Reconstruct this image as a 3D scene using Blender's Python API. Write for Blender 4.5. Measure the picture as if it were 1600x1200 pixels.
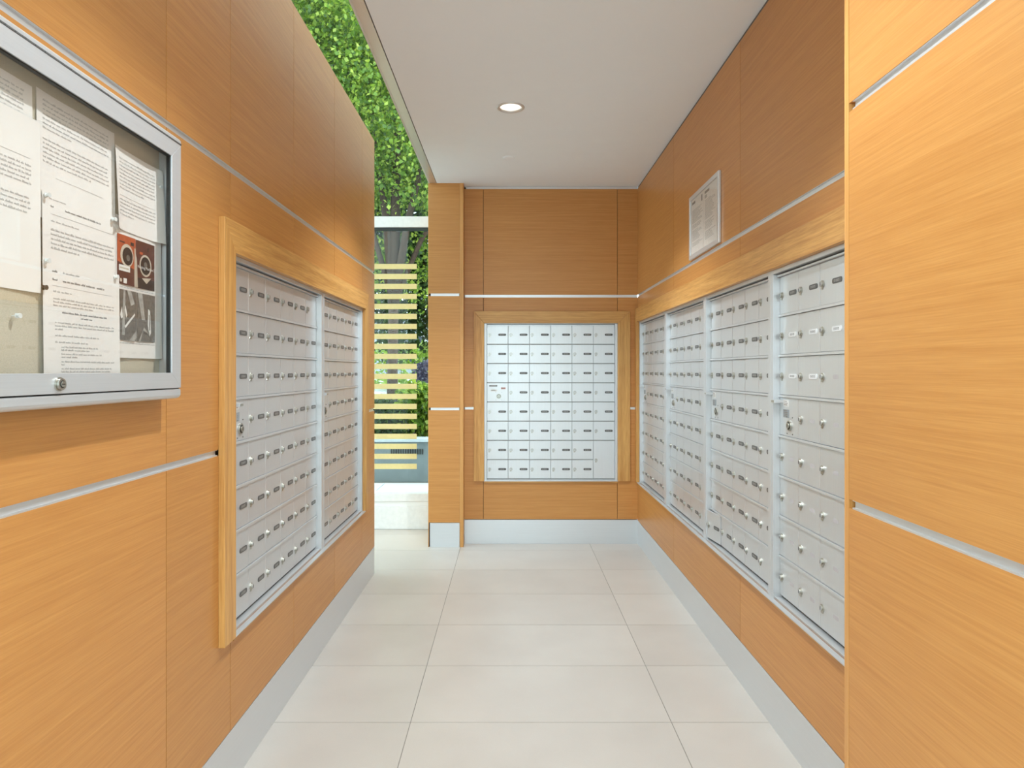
import bpy, math, random
import numpy as np
from mathutils import Vector, Matrix

random.seed(7)
scene = bpy.context.scene
for o in list(bpy.data.objects):
    bpy.data.objects.remove(o, do_unlink=True)
COL = scene.collection
PI = math.pi

# ------------------------------------------------------------------ camera
CAM_H = 1.16
F_PX = 1050.0
cam = bpy.data.cameras.new('camera')
cam.sensor_fit = 'HORIZONTAL'
cam.sensor_width = 36.0
cam.lens = F_PX / 1600.0 * 36.0
cam.shift_x = 2.0 / 1600.0
cam.shift_y = -20.0 / 1600.0
cam.clip_start = 0.02
cam_ob = bpy.data.objects.new('camera', cam)
COL.objects.link(cam_ob)
cam_ob.location = (0, 0, CAM_H)
cam_ob.rotation_euler = (PI / 2, 0, 0)
scene.camera = cam_ob

# ------------------------------------------------------------------ sky, exposure
SKY_STRENGTH = 4.1
world = bpy.data.worlds.new('overcast_sky')
scene.world = world
world.use_nodes = True
bg = world.node_tree.nodes['Background']
bg.inputs['Color'].default_value = (0.79, 0.905, 1.0, 1)
bg.inputs['Strength'].default_value = SKY_STRENGTH
DOWNLIGHT_W = 63.0
DOWNLIGHT_COL = (0.84, 0.94, 1.0)
vs = scene.view_settings
scene.display_settings.display_device = 'sRGB'
vs.view_transform = 'Standard'
vs.look = 'None'
vs.gamma = 1.0
vs.use_curve_mapping = False
vs.exposure = 0.38

# ------------------------------------------------------------------ materials
def s2l(r, g, b):
    f = lambda c: (c / 255 / 12.92) if c / 255 <= 0.04045 else ((c / 255 + 0.055) / 1.055) ** 2.4
    return (f(r), f(g), f(b), 1.0)

class NT:
    def __init__(self, name):
        self.m = bpy.data.materials.new(name)
        self.m.use_nodes = True
        self.t = self.m.node_tree
        self.n = self.t.nodes
        self.b = self.n['Principled BSDF']
        self.out = self.n['Material Output']
    def add(self, typ, **kw):
        nd = self.n.new(typ)
        for k, v in kw.items():
            setattr(nd, k, v)
        return nd
    def link(self, a, b):
        self.t.links.new(a, b)

def plain(name, col, rough=0.5, metal=0.0, var=0.04, scale=40.0, spec=0.5):
    """simple material with a little procedural variation"""
    k = NT(name)
    geo = k.add('ShaderNodeNewGeometry')
    no = k.add('ShaderNodeTexNoise')
    no.inputs['Scale'].default_value = scale
    no.inputs['Detail'].default_value = 3
    k.link(geo.outputs['Position'], no.inputs['Vector'])
    ra = k.add('ShaderNodeValToRGB')
    c = col
    ra.color_ramp.elements[0].position = 0.3
    ra.color_ramp.elements[1].position = 0.7
    ra.color_ramp.elements[0].color = tuple(max(0, x * (1 - var)) for x in c[:3]) + (1,)
    ra.color_ramp.elements[1].color = tuple(min(1, x * (1 + var)) for x in c[:3]) + (1,)
    k.link(no.outputs['Fac'], ra.inputs['Fac'])
    k.link(ra.outputs['Color'], k.b.inputs['Base Color'])
    k.b.inputs['Roughness'].default_value = rough
    k.b.inputs['Metallic'].default_value = metal
    k.b.inputs['Specular IOR Level'].default_value = spec
    return k.m

def wood(name, axis, dark, light, rough=0.37, contrast=1.0, across=150.0, fine=480.0):
    """oak veneer: streaks run along the given world axis"""
    k = NT(name)
    geo = k.add('ShaderNodeNewGeometry')
    info = k.add('ShaderNodeObjectInfo')
    off = k.add('ShaderNodeMath', operation='MULTIPLY')
    off.inputs[1].default_value = 37.0
    k.link(info.outputs['Random'], off.inputs[0])
    comb = k.add('ShaderNodeCombineXYZ')
    for s in ('X', 'Y', 'Z'):
        k.link(off.outputs[0], comb.inputs[s])
    addv = k.add('ShaderNodeVectorMath', operation='ADD')
    k.link(geo.outputs['Position'], addv.inputs[0])
    k.link(comb.outputs[0], addv.inputs[1])
    def streak(al, ac, detail, dist):
        mul = k.add('ShaderNodeVectorMath', operation='MULTIPLY')
        sc = [ac, ac, ac]
        sc['XYZ'.index(axis)] = al
        mul.inputs[1].default_value = sc
        k.link(addv.outputs[0], mul.inputs[0])
        no = k.add('ShaderNodeTexNoise')
        no.inputs['Scale'].default_value = 1.0
        no.inputs['Detail'].default_value = detail
        no.inputs['Distortion'].default_value = dist
        k.link(mul.outputs[0], no.inputs['Vector'])
        return no.outputs['Fac']
    a = streak(2.2, across, 4.0, 0.25)
    b = streak(11.0, fine, 3.0, 0.2)
    c = streak(0.4, 7.0, 2.0, 0.1)
    m1 = k.add('ShaderNodeMath', operation='MULTIPLY_ADD')
    k.link(b, m1.inputs[0]); m1.inputs[1].default_value = 0.75
    k.link(a, m1.inputs[2])
    m2 = k.add('ShaderNodeMath', operation='MULTIPLY_ADD')
    k.link(c, m2.inputs[0]); m2.inputs[1].default_value = 0.22
    k.link(m1.outputs[0], m2.inputs[2])
    mr = k.add('ShaderNodeMapRange')
    w = 0.40 / contrast
    mr.inputs['From Min'].default_value = 0.985 - w
    mr.inputs['From Max'].default_value = 0.985 + w
    k.link(m2.outputs[0], mr.inputs['Value'])
    mix = k.add('ShaderNodeMix', data_type='RGBA')
    mix.inputs['A'].default_value = dark
    mix.inputs['B'].default_value = light
    k.link(mr.outputs[0], mix.inputs['Factor'])
    hs = k.add('ShaderNodeHueSaturation')
    vr = k.add('ShaderNodeMapRange')
    vr.inputs['To Min'].default_value = 0.95
    vr.inputs['To Max'].default_value = 1.05
    k.link(info.outputs['Random'], vr.inputs['Value'])
    k.link(vr.outputs[0], hs.inputs['Value'])
    k.link(mix.outputs['Result'], hs.inputs['Color'])
    k.link(hs.outputs[0], k.b.inputs['Base Color'])
    k.b.inputs['Roughness'].default_value = rough
    k.b.inputs['Specular IOR Level'].default_value = 0.38
    bump = k.add('ShaderNodeBump')
    bump.inputs['Strength'].default_value = 0.06
    bump.inputs['Distance'].default_value = 0.002
    k.link(b, bump.inputs['Height'])
    k.link(bump.outputs[0], k.b.inputs['Normal'])
    return k.m

def brushed(name, col, axis, rough=0.34, metal=0.8):
    k = NT(name)
    geo = k.add('ShaderNodeNewGeometry')
    mul = k.add('ShaderNodeVectorMath', operation='MULTIPLY')
    sc = [420.0] * 3
    sc['XYZ'.index(axis)] = 6.0
    mul.inputs[1].default_value = sc
    k.link(geo.outputs['Position'], mul.inputs[0])
    no = k.add('ShaderNodeTexNoise')
    no.inputs['Scale'].default_value = 1.0
    no.inputs['Detail'].default_value = 2.0
    k.link(mul.outputs[0], no.inputs['Vector'])
    mr = k.add('ShaderNodeMapRange')
    mr.inputs['To Min'].default_value = rough - 0.07
    mr.inputs['To Max'].default_value = rough + 0.07
    k.link(no.outputs['Fac'], mr.inputs['Value'])
    k.link(mr.outputs[0], k.b.inputs['Roughness'])
    ra = k.add('ShaderNodeMix', data_type='RGBA')
    ra.inputs['A'].default_value = tuple(x * 0.94 for x in col[:3]) + (1,)
    ra.inputs['B'].default_value = tuple(min(1, x * 1.04) for x in col[:3]) + (1,)
    k.link(no.outputs['Fac'], ra.inputs['Factor'])
    k.link(ra.outputs['Result'], k.b.inputs['Base Color'])
    k.b.inputs['Metallic'].default_value = metal
    return k.m

def pane_glass(name, tint=(0.96, 0.985, 0.97), refl=1.0):
    k = NT(name)
    k.n.remove(k.b)
    tr = k.add('ShaderNodeBsdfTransparent')
    tr.inputs['Color'].default_value = tint + (1,)
    gl = k.add('ShaderNodeBsdfGlossy')
    gl.inputs['Roughness'].default_value = 0.02
    fr = k.add('ShaderNodeFresnel')
    fr.inputs['IOR'].default_value = 1.45
    mu = k.add('ShaderNodeMath', operation='MULTIPLY')
    mu.inputs[1].default_value = refl
    k.link(fr.outputs[0], mu.inputs[0])
    mx = k.add('ShaderNodeMixShader')
    k.link(mu.outputs[0], mx.inputs[0])
    k.link(tr.outputs[0], mx.inputs[1])
    k.link(gl.outputs[0], mx.inputs[2])
    k.link(mx.outputs[0], k.out.inputs['Surface'])
    return k.m

def leaf_mat(name, cols, trans=0.45):
    k = NT(name)
    geo = k.add('ShaderNodeNewGeometry')
    ra = k.add('ShaderNodeValToRGB')
    els = ra.color_ramp.elements
    els[0].color = cols[0]; els[1].color = cols[-1]
    for i, c in enumerate(cols[1:-1]):
        e = els.new((i + 1) / (len(cols) - 1)); e.color = c
    k.link(geo.outputs['Random Per Island'], ra.inputs['Fac'])
    k.link(ra.outputs['Color'], k.b.inputs['Base Color'])
    k.b.inputs['Roughness'].default_value = 0.45
    tl = k.add('ShaderNodeBsdfTranslucent')
    hs = k.add('ShaderNodeHueSaturation')
    hs.inputs['Value'].default_value = 1.35
    hs.inputs['Hue'].default_value = 0.485
    k.link(ra.outputs['Color'], hs.inputs['Color'])
    k.link(hs.outputs[0], tl.inputs['Color'])
    mx = k.add('ShaderNodeMixShader')
    mx.inputs[0].default_value = trans
    k.link(k.b.outputs[0], mx.inputs[1])
    k.link(tl.outputs[0], mx.inputs[2])
    k.link(mx.outputs[0], k.out.inputs['Surface'])
    return k.m

def emitter(name, col, strength):
    k = NT(name)
    k.b.inputs['Base Color'].default_value = (1, 1, 1, 1)
    k.b.inputs['Emission Color'].default_value = tuple(col) + (1,)
    k.b.inputs['Emission Strength'].default_value = strength
    return k.m

WD, WL = s2l(187, 125, 64), s2l(210, 151, 85)
OD, OL = s2l(186, 130, 68), s2l(222, 170, 100)
M = {}
for ax in 'XYZ':
    M['veneer_' + ax] = wood('oak_veneer_' + ax.lower(), ax, WD, WL)
    M['oak_' + ax] = wood('solid_oak_' + ax.lower(), ax, OD, OL, 0.38, 1.5, 70.0, 240.0)
M['core'] = plain('dark_core_board', s2l(70, 44, 24), 0.8)
M['lip'] = wood('oak_edge_lipping', 'Z', s2l(196, 134, 66), s2l(226, 170, 104), 0.35)
for ax in 'XYZ':
    M['alu_' + ax] = brushed('brushed_aluminium_' + ax.lower(), s2l(222, 222, 222), ax, 0.36, 0.6)
M['steel'] = brushed('polished_steel_y', s2l(226, 222, 220), 'Y', 0.34, 0.8)
M['base_metal_Y'] = brushed('baseboard_metal_y', s2l(220, 222, 224), 'Y', 0.4, 0.55)
M['base_metal_X'] = brushed('baseboard_metal_x', s2l(214, 216, 218), 'X', 0.4, 0.75)
M['door_metal'] = brushed('mailbox_door_metal', s2l(212, 213, 214), 'Z', 0.38, 0.6)
M['frame_metal'] = brushed('mailbox_frame_metal', s2l(212, 213, 214), 'Z', 0.36, 0.5)
M['gap_light'] = plain('mailbox_gap_grey', s2l(150, 150, 149), 0.5, 0.3)
M['gap'] = plain('mailbox_gap_dark', s2l(95, 94, 92), 0.6)
M['chrome'] = plain('lock_nickel', s2l(182, 178, 168), 0.32, 0.9)
M['slot'] = plain('key_slot_black', s2l(25, 24, 22), 0.5)
M['plate_dark'] = plain('number_plate_charcoal', s2l(88, 86, 84), 0.4)
M['plate_print'] = plain('number_print_grey', s2l(150, 148, 144), 0.5)
M['plate_white'] = plain('number_plate_white', s2l(228, 229, 230), 0.4)
M['print_grey'] = plain('print_mid_grey', s2l(150, 150, 150), 0.6)
M['residue'] = plain('adhesive_mark', s2l(200, 196, 199), 0.6, 0.3)
M['sticker_white'] = plain('sticker_white', s2l(226, 224, 220), 0.5)
M['sticker_grey'] = plain('sticker_grey', s2l(150, 156, 160), 0.5)
M['sticker_red'] = plain('sticker_red', s2l(196, 130, 118), 0.5)
M['board_metal'] = brushed('board_anodised', s2l(214, 215, 217), 'Y', 0.36, 0.55)
M['fabric'] = plain('woven_linen_board', s2l(196, 182, 158), 0.95, 0, 0.12, 700.0)
M['paper'] = plain('white_paper', s2l(234, 225, 217), 0.7, 0, 0.015, 12.0)
M['ink'] = plain('printed_ink_grey', s2l(188, 180, 173), 0.8)
M['ink_dark'] = plain('printed_ink_dark', s2l(150, 143, 137), 0.8)
M['ceiling'] = plain('ceiling_paint', s2l(246, 250, 254), 0.9, 0, 0.01, 8.0)
M['white_paint'] = plain('white_wall_paint', s2l(232, 230, 226), 0.8, 0, 0.01, 8.0)
M['white_metal'] = plain('white_powder_coat', s2l(224, 222, 218), 0.35)
M['tile'] = None
M['grout'] = plain('grey_grout', s2l(150, 143, 134), 0.9)
M['glass'] = pane_glass('window_glass', (0.93, 0.98, 0.96), 0.35)
M['clear'] = pane_glass('display_glass', (0.985, 0.99, 0.988), 0.15)
M['film'] = plain('yellow_vinyl_film', s2l(222, 203, 140), 0.5, 0, 0.03, 60)
M['concrete'] = plain('planter_concrete', s2l(112, 118, 118), 0.85, 0, 0.1, 9)
M['cap'] = plain('planter_cap_stone', s2l(178, 182, 184), 0.7)
M['paving'] = plain('outdoor_paving', s2l(196, 200, 204), 0.8, 0, 0.06, 6)
M['asphalt'] = plain('asphalt', s2l(120, 122, 126), 0.9, 0, 0.08, 20)
M['soil'] = plain('soil', s2l(60, 46, 34), 0.95)
M['bark'] = plain('bark', s2l(70, 52, 40), 0.9, 0, 0.3, 30)
M['leaf'] = leaf_mat('maple_leaf', [s2l(58, 84, 26), s2l(92, 126, 38), s2l(124, 152, 50), s2l(176, 190, 84)])
M['leaf_dark'] = leaf_mat('dark_leaf', [s2l(32, 52, 22), s2l(52, 78, 32), s2l(78, 104, 44)])
M['leaf_yellow'] = leaf_mat('yellow_green_leaf', [s2l(120, 160, 60), s2l(170, 200, 90), s2l(206, 220, 130)])
M['leaf_purple'] = leaf_mat('purple_grey_leaf', [s2l(70, 64, 84), s2l(110, 104, 120)])

def tile_mat():
    k = NT('porcelain_tile')
    geo = k.add('ShaderNodeNewGeometry')
    info = k.add('ShaderNodeObjectInfo')
    no = k.add('ShaderNodeTexNoise')
    no.inputs['Scale'].default_value = 3.0
    no.inputs['Detail'].default_value = 5
    n2 = k.add('ShaderNodeTexNoise')
    n2.inputs['Scale'].default_value = 350.0
    n2.inputs['Detail'].default_value = 2
    for n_ in (no, n2):
        k.link(geo.outputs['Position'], n_.inputs['Vector'])
    ad = k.add('ShaderNodeMath', operation='MULTIPLY_ADD')
    k.link(n2.outputs['Fac'], ad.inputs[0]); ad.inputs[1].default_value = 0.5
    k.link(no.outputs['Fac'], ad.inputs[2])
    ad2 = k.add('ShaderNodeMath', operation='MULTIPLY_ADD')
    k.link(info.outputs['Random'], ad2.inputs[0]); ad2.inputs[1].default_value = 0.35
    k.link(ad.outputs[0], ad2.inputs[2])
    mr = k.add('ShaderNodeMapRange')
    mr.inputs['From Min'].default_value = 0.55
    mr.inputs['From Max'].default_value = 1.3
    k.link(ad2.outputs[0], mr.inputs['Value'])
    mx = k.add('ShaderNodeMix', data_type='RGBA')
    mx.inputs['A'].default_value = s2l(198, 190, 182)
    mx.inputs['B'].default_value = s2l(213, 206, 198)
    k.link(mr.outputs[0], mx.inputs['Factor'])
    k.link(mx.outputs['Result'], k.b.inputs['Base Color'])
    k.b.inputs['Roughness'].default_value = 0.36
    k.b.inputs['Specular IOR Level'].default_value = 0.5
    return k.m
M['tile'] = tile_mat()

# ------------------------------------------------------------------ mesh helpers
class MB:
    def __init__(self):
        self.v, self.f, self.m = [], [], []
    def add(self, vs_, fs, m=0):
        o = len(self.v)
        self.v += [tuple(p) for p in vs_]
        for f in fs:
            self.f.append(tuple(i + o for i in f)); self.m.append(m)
        return self
    def box(self, x0, x1, y0, y1, z0, z1, m=0):
        if x0 > x1: x0, x1 = x1, x0
        if y0 > y1: y0, y1 = y1, y0
        if z0 > z1: z0, z1 = z1, z0
        vs_ = [(x, y, z) for x in (x0, x1) for y in (y0, y1) for z in (z0, z1)]
        fs = [(0, 1, 3, 2), (4, 6, 7, 5), (0, 4, 5, 1), (2, 3, 7, 6), (0, 2, 6, 4), (1, 5, 7, 3)]
        return self.add(vs_, fs, m)
    def plate(self, x0, x1, z0, z1, yf, yb, ch, m=0):
        """plate facing -y with a chamfered front edge"""
        vs_ = [(x0, yb, z0), (x1, yb, z0), (x1, yb, z1), (x0, yb, z1)]
        vs_ += [(x0, yf + ch, z0), (x1, yf + ch, z0), (x1, yf + ch, z1), (x0, yf + ch, z1)]
        vs_ += [(x0 + ch, yf, z0 + ch), (x1 - ch, yf, z0 + ch), (x1 - ch, yf, z1 - ch), (x0 + ch, yf, z1 - ch)]
        fs = [(8, 9, 10, 11), (3, 2, 1, 0)]
        for a in (0, 4):
            for i in range(4):
                j = (i + 1) % 4
                fs.append((a + i, a + j, a + 4 + j, a + 4 + i))
        return self.add(vs_, fs, m)
    def prism(self, pts, axis, a0, a1, m=0):
        """polygon extruded along an axis; pts are the two other coordinates in xyz order"""
        def P(p, a):
            l = list(p); l.insert('xyz'.index(axis), a); return tuple(l)
        n = len(pts)
        vs_ = [P(p, a0) for p in pts] + [P(p, a1) for p in pts]
        fs = [tuple(range(n))[::-1], tuple(range(n, 2 * n))]
        fs += [(i, (i + 1) % n, n + (i + 1) % n, n + i) for i in range(n)]
        return self.add(vs_, fs, m)
    def cyl(self, c, axis, r, a0, a1, n=12, m=0, r1=None):
        r1 = r if r1 is None else r1
        i = 'xyz'.index(axis)
        def P(t, rr, a):
            l = [c[0] + rr * math.cos(t), c[1] + rr * math.sin(t)]
            l.insert(i, a); return tuple(l)
        vs_ = [P(2 * PI * k / n, r, a0) for k in range(n)] + [P(2 * PI * k / n, r1, a1) for k in range(n)]
        fs = [tuple(range(n))[::-1], tuple(range(n, 2 * n))]
        fs += [(k, (k + 1) % n, n + (k + 1) % n, n + k) for k in range(n)]
        return self.add(vs_, fs, m)
    def lathe(self, c, prof, n=24, m=0):
        """profile of (radius, z) turned about the vertical through c"""
        vs_ = []
        for r, z in prof:
            vs_ += [(c[0] + r * math.cos(2 * PI * k / n), c[1] + r * math.sin(2 * PI * k / n), z) for k in range(n)]
        fs = []
        for j in range(len(prof) - 1):
            for k in range(n):
                fs.append((j * n + k, j * n + (k + 1) % n, (j + 1) * n + (k + 1) % n, (j + 1) * n + k))
        return self.add(vs_, fs, m)
    def tube(self, pts, radii, n=8, m=0):
        pts = [Vector(p) for p in pts]
        vs_, fs = [], []
        for i, p in enumerate(pts):
            d = (pts[min(i + 1, len(pts) - 1)] - pts[max(i - 1, 0)]).normalized()
            u = d.orthogonal().normalized() if abs(d.z) < 0.99 else Vector((1, 0, 0))
            u = (u - d * u.dot(d)).normalized()
            w = d.cross(u)
            for k in range(n):
                t = 2 * PI * k / n
                vs_.append(tuple(p + (u * math.cos(t) + w * math.sin(t)) * radii[i]))
        for i in range(len(pts) - 1):
            for k in range(n):
                fs.append((i * n + k, i * n + (k + 1) % n, (i + 1) * n + (k + 1) % n, (i + 1) * n + k))
        fs.append(tuple(range(n))[::-1])
        fs.append(tuple((len(pts) - 1) * n + k for k in range(n)))
        return self.add(vs_, fs, m)
    def mesh(self, name, mats, origin=(0, 0, 0)):
        me = bpy.data.meshes.new(name)
        me.from_pydata([(x - origin[0], y - origin[1], z - origin[2]) for x, y, z in self.v], [], self.f)
        for mt in (mats if isinstance(mats, (list, tuple)) else [mats]):
            me.materials.append(mt)
        me.polygons.foreach_set('material_index', self.m)
        me.update()
        return me
    def center(self):
        a = np.array(self.v)
        lo, hi = a.min(0), a.max(0)
        return ((lo[0] + hi[0]) / 2, (lo[1] + hi[1]) / 2, lo[2])
    def build(self, name, mats, parent=None, origin='c', bevel=0, smooth=False):
        og = self.center() if origin == 'c' else origin
        og = tuple(float(x) for x in og)
        me = self.mesh(name, mats, og)
        o = bpy.data.objects.new(name, me)
        COL.objects.link(o)
        o.location = og
        if parent is not None:
            o.parent = parent
        if bevel:
            b = o.modifiers.new('bevel', 'BEVEL')
            b.width = bevel; b.segments = 2; b.limit_method = 'ANGLE'; b.angle_limit = 0.7
        if smooth:
            me.polygons.foreach_set('use_smooth', [True] * len(me.polygons))
        return o

def tag(o, label=None, cat=None, group=None, kind=None):
    if label: o['label'] = label
    if cat: o['category'] = cat
    if group: o['group'] = group
    if kind: o['kind'] = kind
    return o

def empty(name, loc=(0, 0, 0), rz=0.0):
    o = bpy.data.objects.new(name, None)
    COL.objects.link(o)
    o.location = loc
    o.rotation_euler = (0, 0, rz)
    o.empty_display_size = 0.05
    return o

def link_mesh(name, me, parent, loc=(0, 0, 0), rot=None):
    o = bpy.data.objects.new(name, me)
    COL.objects.link(o)
    o.parent = parent
    o.location = loc
    if rot: o.rotation_euler = rot
    return o

def smooth_by_angle(o, ang=0.6):
    me = o.data
    me.polygons.foreach_set('use_smooth', [True] * len(me.polygons))
    me.set_sharp_from_angle(angle=ang)

# ------------------------------------------------------------------ dimensions of the place
XR, XL, YB = 0.853, -0.781, 4.515          # right wall, left partition, back wall faces
XP, YP = 0.645, 1.2975                      # right pier face and its far edge
ZC = 2.40                                  # mail area ceiling
ZL = 2.48                                  # top of the left partition
YLE = 3.85                                 # far end of the left partition
YW = 4.93                                  # window plane
PT = 0.012                                 # veneer panel thickness
REV = 0.0085                               # half height of a reveal
BB = 0.158                                 # baseboard height
DZ0, RH = 0.4315, 0.1297                   # lowest mailbox edge and row height
OZ0, OZ1 = 0.420, 1.488                    # mailbox opening bottom and top
RECESS = 0.022

def subtract(r, h):
    a0, a1, z0, z1 = r
    b0, b1, w0, w1 = h
    b0, b1 = max(a0, b0), min(a1, b1); w0, w1 = max(z0, w0), min(z1, w1)
    if b0 >= b1 or w0 >= w1: return [r]
    out = []
    if z0 < w0: out.append((a0, a1, z0, w0))
    if w1 < z1: out.append((a0, a1, w1, z1))
    if a0 < b0: out.append((a0, b0, w0, w1))
    if b1 < a1: out.append((b1, a1, w0, w1))
    return out

def wall_box(mb, plane, face, inward, depth0, depth1, a0, a1, z0, z1, m=0):
    """box on a wall: plane 'x' means the wall face is x = face and runs along y; depth counts into the wall"""
    d0, d1 = face + inward * depth0, face + inward * depth1
    if plane == 'x': mb.box(d0, d1, a0, a1, z0, z1, m)
    else: mb.box(a0, a1, d0, d1, z0, z1, m)

def panelled_wall(name, plane, face, inward, core_t, seams, levels, z_lo, z_hi, mat, opening=None,
                  gap=0.0013, lip=0.0, chan_mat=None, chan_ends=(0.0, 0.0), chan_hole=None):
    """a wall core with veneer panels and recessed aluminium channels as its parts"""
    a0, a1 = seams[0], seams[-1]
    core = MB()
    rects = [(a0, a1, 0.0, z_hi)]
    if opening: rects = subtract(rects[0], opening)
    for r in rects:
        wall_box(core, plane, face, inward, PT, core_t, *r)
    w = core.build(name, M['core'])
    tag(w, kind='structure')
    inv = w.matrix_world.inverted()
    zs = [z_lo] + [z for z in levels] + [z_hi]
    for i in range(len(seams) - 1):
        for j in range(len(zs) - 1):
            r = (seams[i] + (gap if i else 0), seams[i + 1] - (gap if i < len(seams) - 2 else 0),
                 zs[j] + (REV if j else 0.0), zs[j + 1] - (REV if j < len(zs) - 2 else 0))
            pieces = subtract(r, opening) if opening else [r]
            if not pieces: continue
            mb = MB()
            for p in pieces:
                wall_box(mb, plane, face, inward, 0, PT, *p)
            c = mb.center()
            o = mb.build('panel', mat, w)
            o.location = Vector(c) - w.location
    for z in levels:
        segs = [(a0 + chan_ends[0], a1 - chan_ends[1])]
        if chan_hole and chan_hole[2] < z < chan_hole[3]:
            b0, b1 = chan_hole[0], chan_hole[1]
            segs = [(s0, s1) for s0, s1 in [(segs[0][0], b0), (b1, segs[0][1])] if s1 - s0 > 0.004]
        for s0, s1 in segs:
            mb = MB()
            wall_box(mb, plane, face, inward, 0.006, PT - 0.0005, s0, s1, z - REV, z + REV)
            wall_box(mb, plane, face, inward, 0.0008, 0.006, s0, s1, z - REV, z - REV + 0.003)
            wall_box(mb, plane, face, inward, 0.0008, 0.006, s0, s1, z + REV - 0.0015, z + REV)
            c = mb.center()
            o = mb.build('reveal_channel', chan_mat, w)
            o.location = Vector(c) - w.location
    return w

def reparent_local(o, w):
    o.location = Vector(o.location) - w.location
    o.parent = w
    return o

# ------------------------------------------------------------------ floor
fl = MB().box(-4.0, 3.0, -4.0, YW + 0.05, -0.12, -0.0016)
floor = fl.build('floor', M['grout'], origin=(0, 0, -0.0016))
tag(floor, kind='structure')
tx = [-2.052, -1.191, -0.331, 0.531, 0.87]
ty = [4.352 + 0.4265 - 0.4265 * k for k in range(13)]
ty = [YW - 0.005] + ty
for i in range(len(tx) - 1):
    for j in range(len(ty) - 1):
        g = 0.0014
        x0, x1, y1, y0 = tx[i] + g, tx[i + 1] - g, ty[j] - g, ty[j + 1] + g
        mb = MB().box(x0, x1, y0, y1, -0.011, 0.0)
        o = mb.build('tile', M['tile'])
        reparent_local(o, floor)

# ------------------------------------------------------------------ left partition
LO = (1.868, 3.548, OZ0, OZ1)
L_SEAMS = [0.41, 0.967, 1.524, 1.872, 2.419, 2.976, 3.534, YLE]
L_LEV = [0.942, 1.722]
wl = panelled_wall('wall_left', 'x', XL, -1, 0.155, L_SEAMS, L_LEV, BB, ZL, M['veneer_Y'], LO,
                   chan_mat=M['alu_Y'], chan_ends=(0, 0.006), chan_hole=(1.79, 3.62, 0.42, 1.57))
capm = MB().box(XL - 0.155, XL - PT, 0.41, YLE, ZL, ZL + 0.004)
reparent_local(capm.build('cap_strip', M['lip']), wl)
bl = MB(); bl.box(XL - PT, XL + 0.0, 0.41, YLE, 0.0, BB - 0.003)
bb = bl.build('baseboard_left', M['base_metal_Y'], bevel=0.0008); tag(bb, kind='structure')

# ------------------------------------------------------------------ right wall and pier
RO = (1.44, 4.46, OZ0, OZ1)
wr = panelled_wall('wall_right', 'x', XR, 1, 0.16, [YP - 0.3, 1.477, 2.497, 3.516, YB], [0.91, 1.667], BB, ZC - 0.014,
                   M['veneer_Y'], RO, chan_mat=M['alu_Y'], chan_hole=(1.0, 4.515, 0.42, 1.57))
b = MB().box(XR, XR + PT, YP - 0.3, YB, 0, BB - 0.003).build('baseboard_right', M['base_metal_Y'], bevel=0.0008)
tag(b, kind='structure')
b = MB().box(XR + 0.004, XR + 0.02, YP - 0.3, YB, ZC - 0.014, ZC).build('trim_1', M['gap']); tag(b, kind='structure')

wp = panelled_wall('wall_right_pier', 'x', XP, 1, 0.206, [0.30, YP - 0.016], [0.908, 1.662], BB, ZC,
                   M['veneer_Y'], None, chan_mat=M['alu_Y'], chan_ends=(0, 0.012))
lipm = MB().box(XP - 0.0005, XP + 0.205, YP - 0.0155, YP, 0, ZC)
reparent_local(lipm.build('edge_lipping', M['lip']), wp)
b = MB().box(XP, XP + PT, 0.30, YP - 0.016, 0, BB - 0.003).build('baseboard_pier', M['base_metal_Y']); tag(b, kind='structure')

# ------------------------------------------------------------------ back wall and column
BO = (-0.178, 0.718, OZ0 + 0.002, OZ1 - 0.006)
XCOL0, XCOL1, YCOL = -0.540, -0.312, 4.43
wb = panelled_wall('wall_back', 'y', YB, 1, 0.30, [XCOL1, -0.184, 0.716, XR], [0.911, 1.664], 0.165, ZC - 0.016,
                   M['veneer_X'], BO, chan_mat=M['alu_X'], chan_ends=(0.004, 0.004), chan_hole=(-0.248, 0.80, 0.42, 1.56))
b = MB().box(XCOL1, XR, YB, YB + PT, 0, 0.162).build('baseboard_back', M['base_metal_X'], bevel=0.0008); tag(b, kind='structure')
b = MB().box(XCOL1 + 0.01, XR - 0.002, YB - 0.003, YB + 0.01, ZC - 0.016, ZC - 0.002).build('trim_2', M['alu_X']); tag(b, kind='structure')

wc = panelled_wall('wall_column', 'y', YCOL, 1, 0.50, [XCOL0, XCOL1 - 0.024], [0.911, 1.664], 0.162, ZC,
                   M['veneer_X'], None, chan_mat=M['alu_X'], chan_ends=(0.012, 0.004))
reparent_local(MB().box(XCOL1 - 0.0235, XCOL1, YCOL - 0.001, YB + 0.01, 0, ZC).build('edge_lipping', M['lip']), wc)
reparent_local(MB().box(XCOL0 - 0.004, XCOL0, YCOL, YW, 0, ZC).build('edge_lipping', M['lip']), wc)
b = MB().box(XCOL0 + 0.008, XCOL1 - 0.0245, YCOL - 0.004, YCOL + PT, 0, 0.16).build('baseboard_column', M['base_metal_X'], bevel=0.0008)
tag(b, kind='structure')

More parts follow.
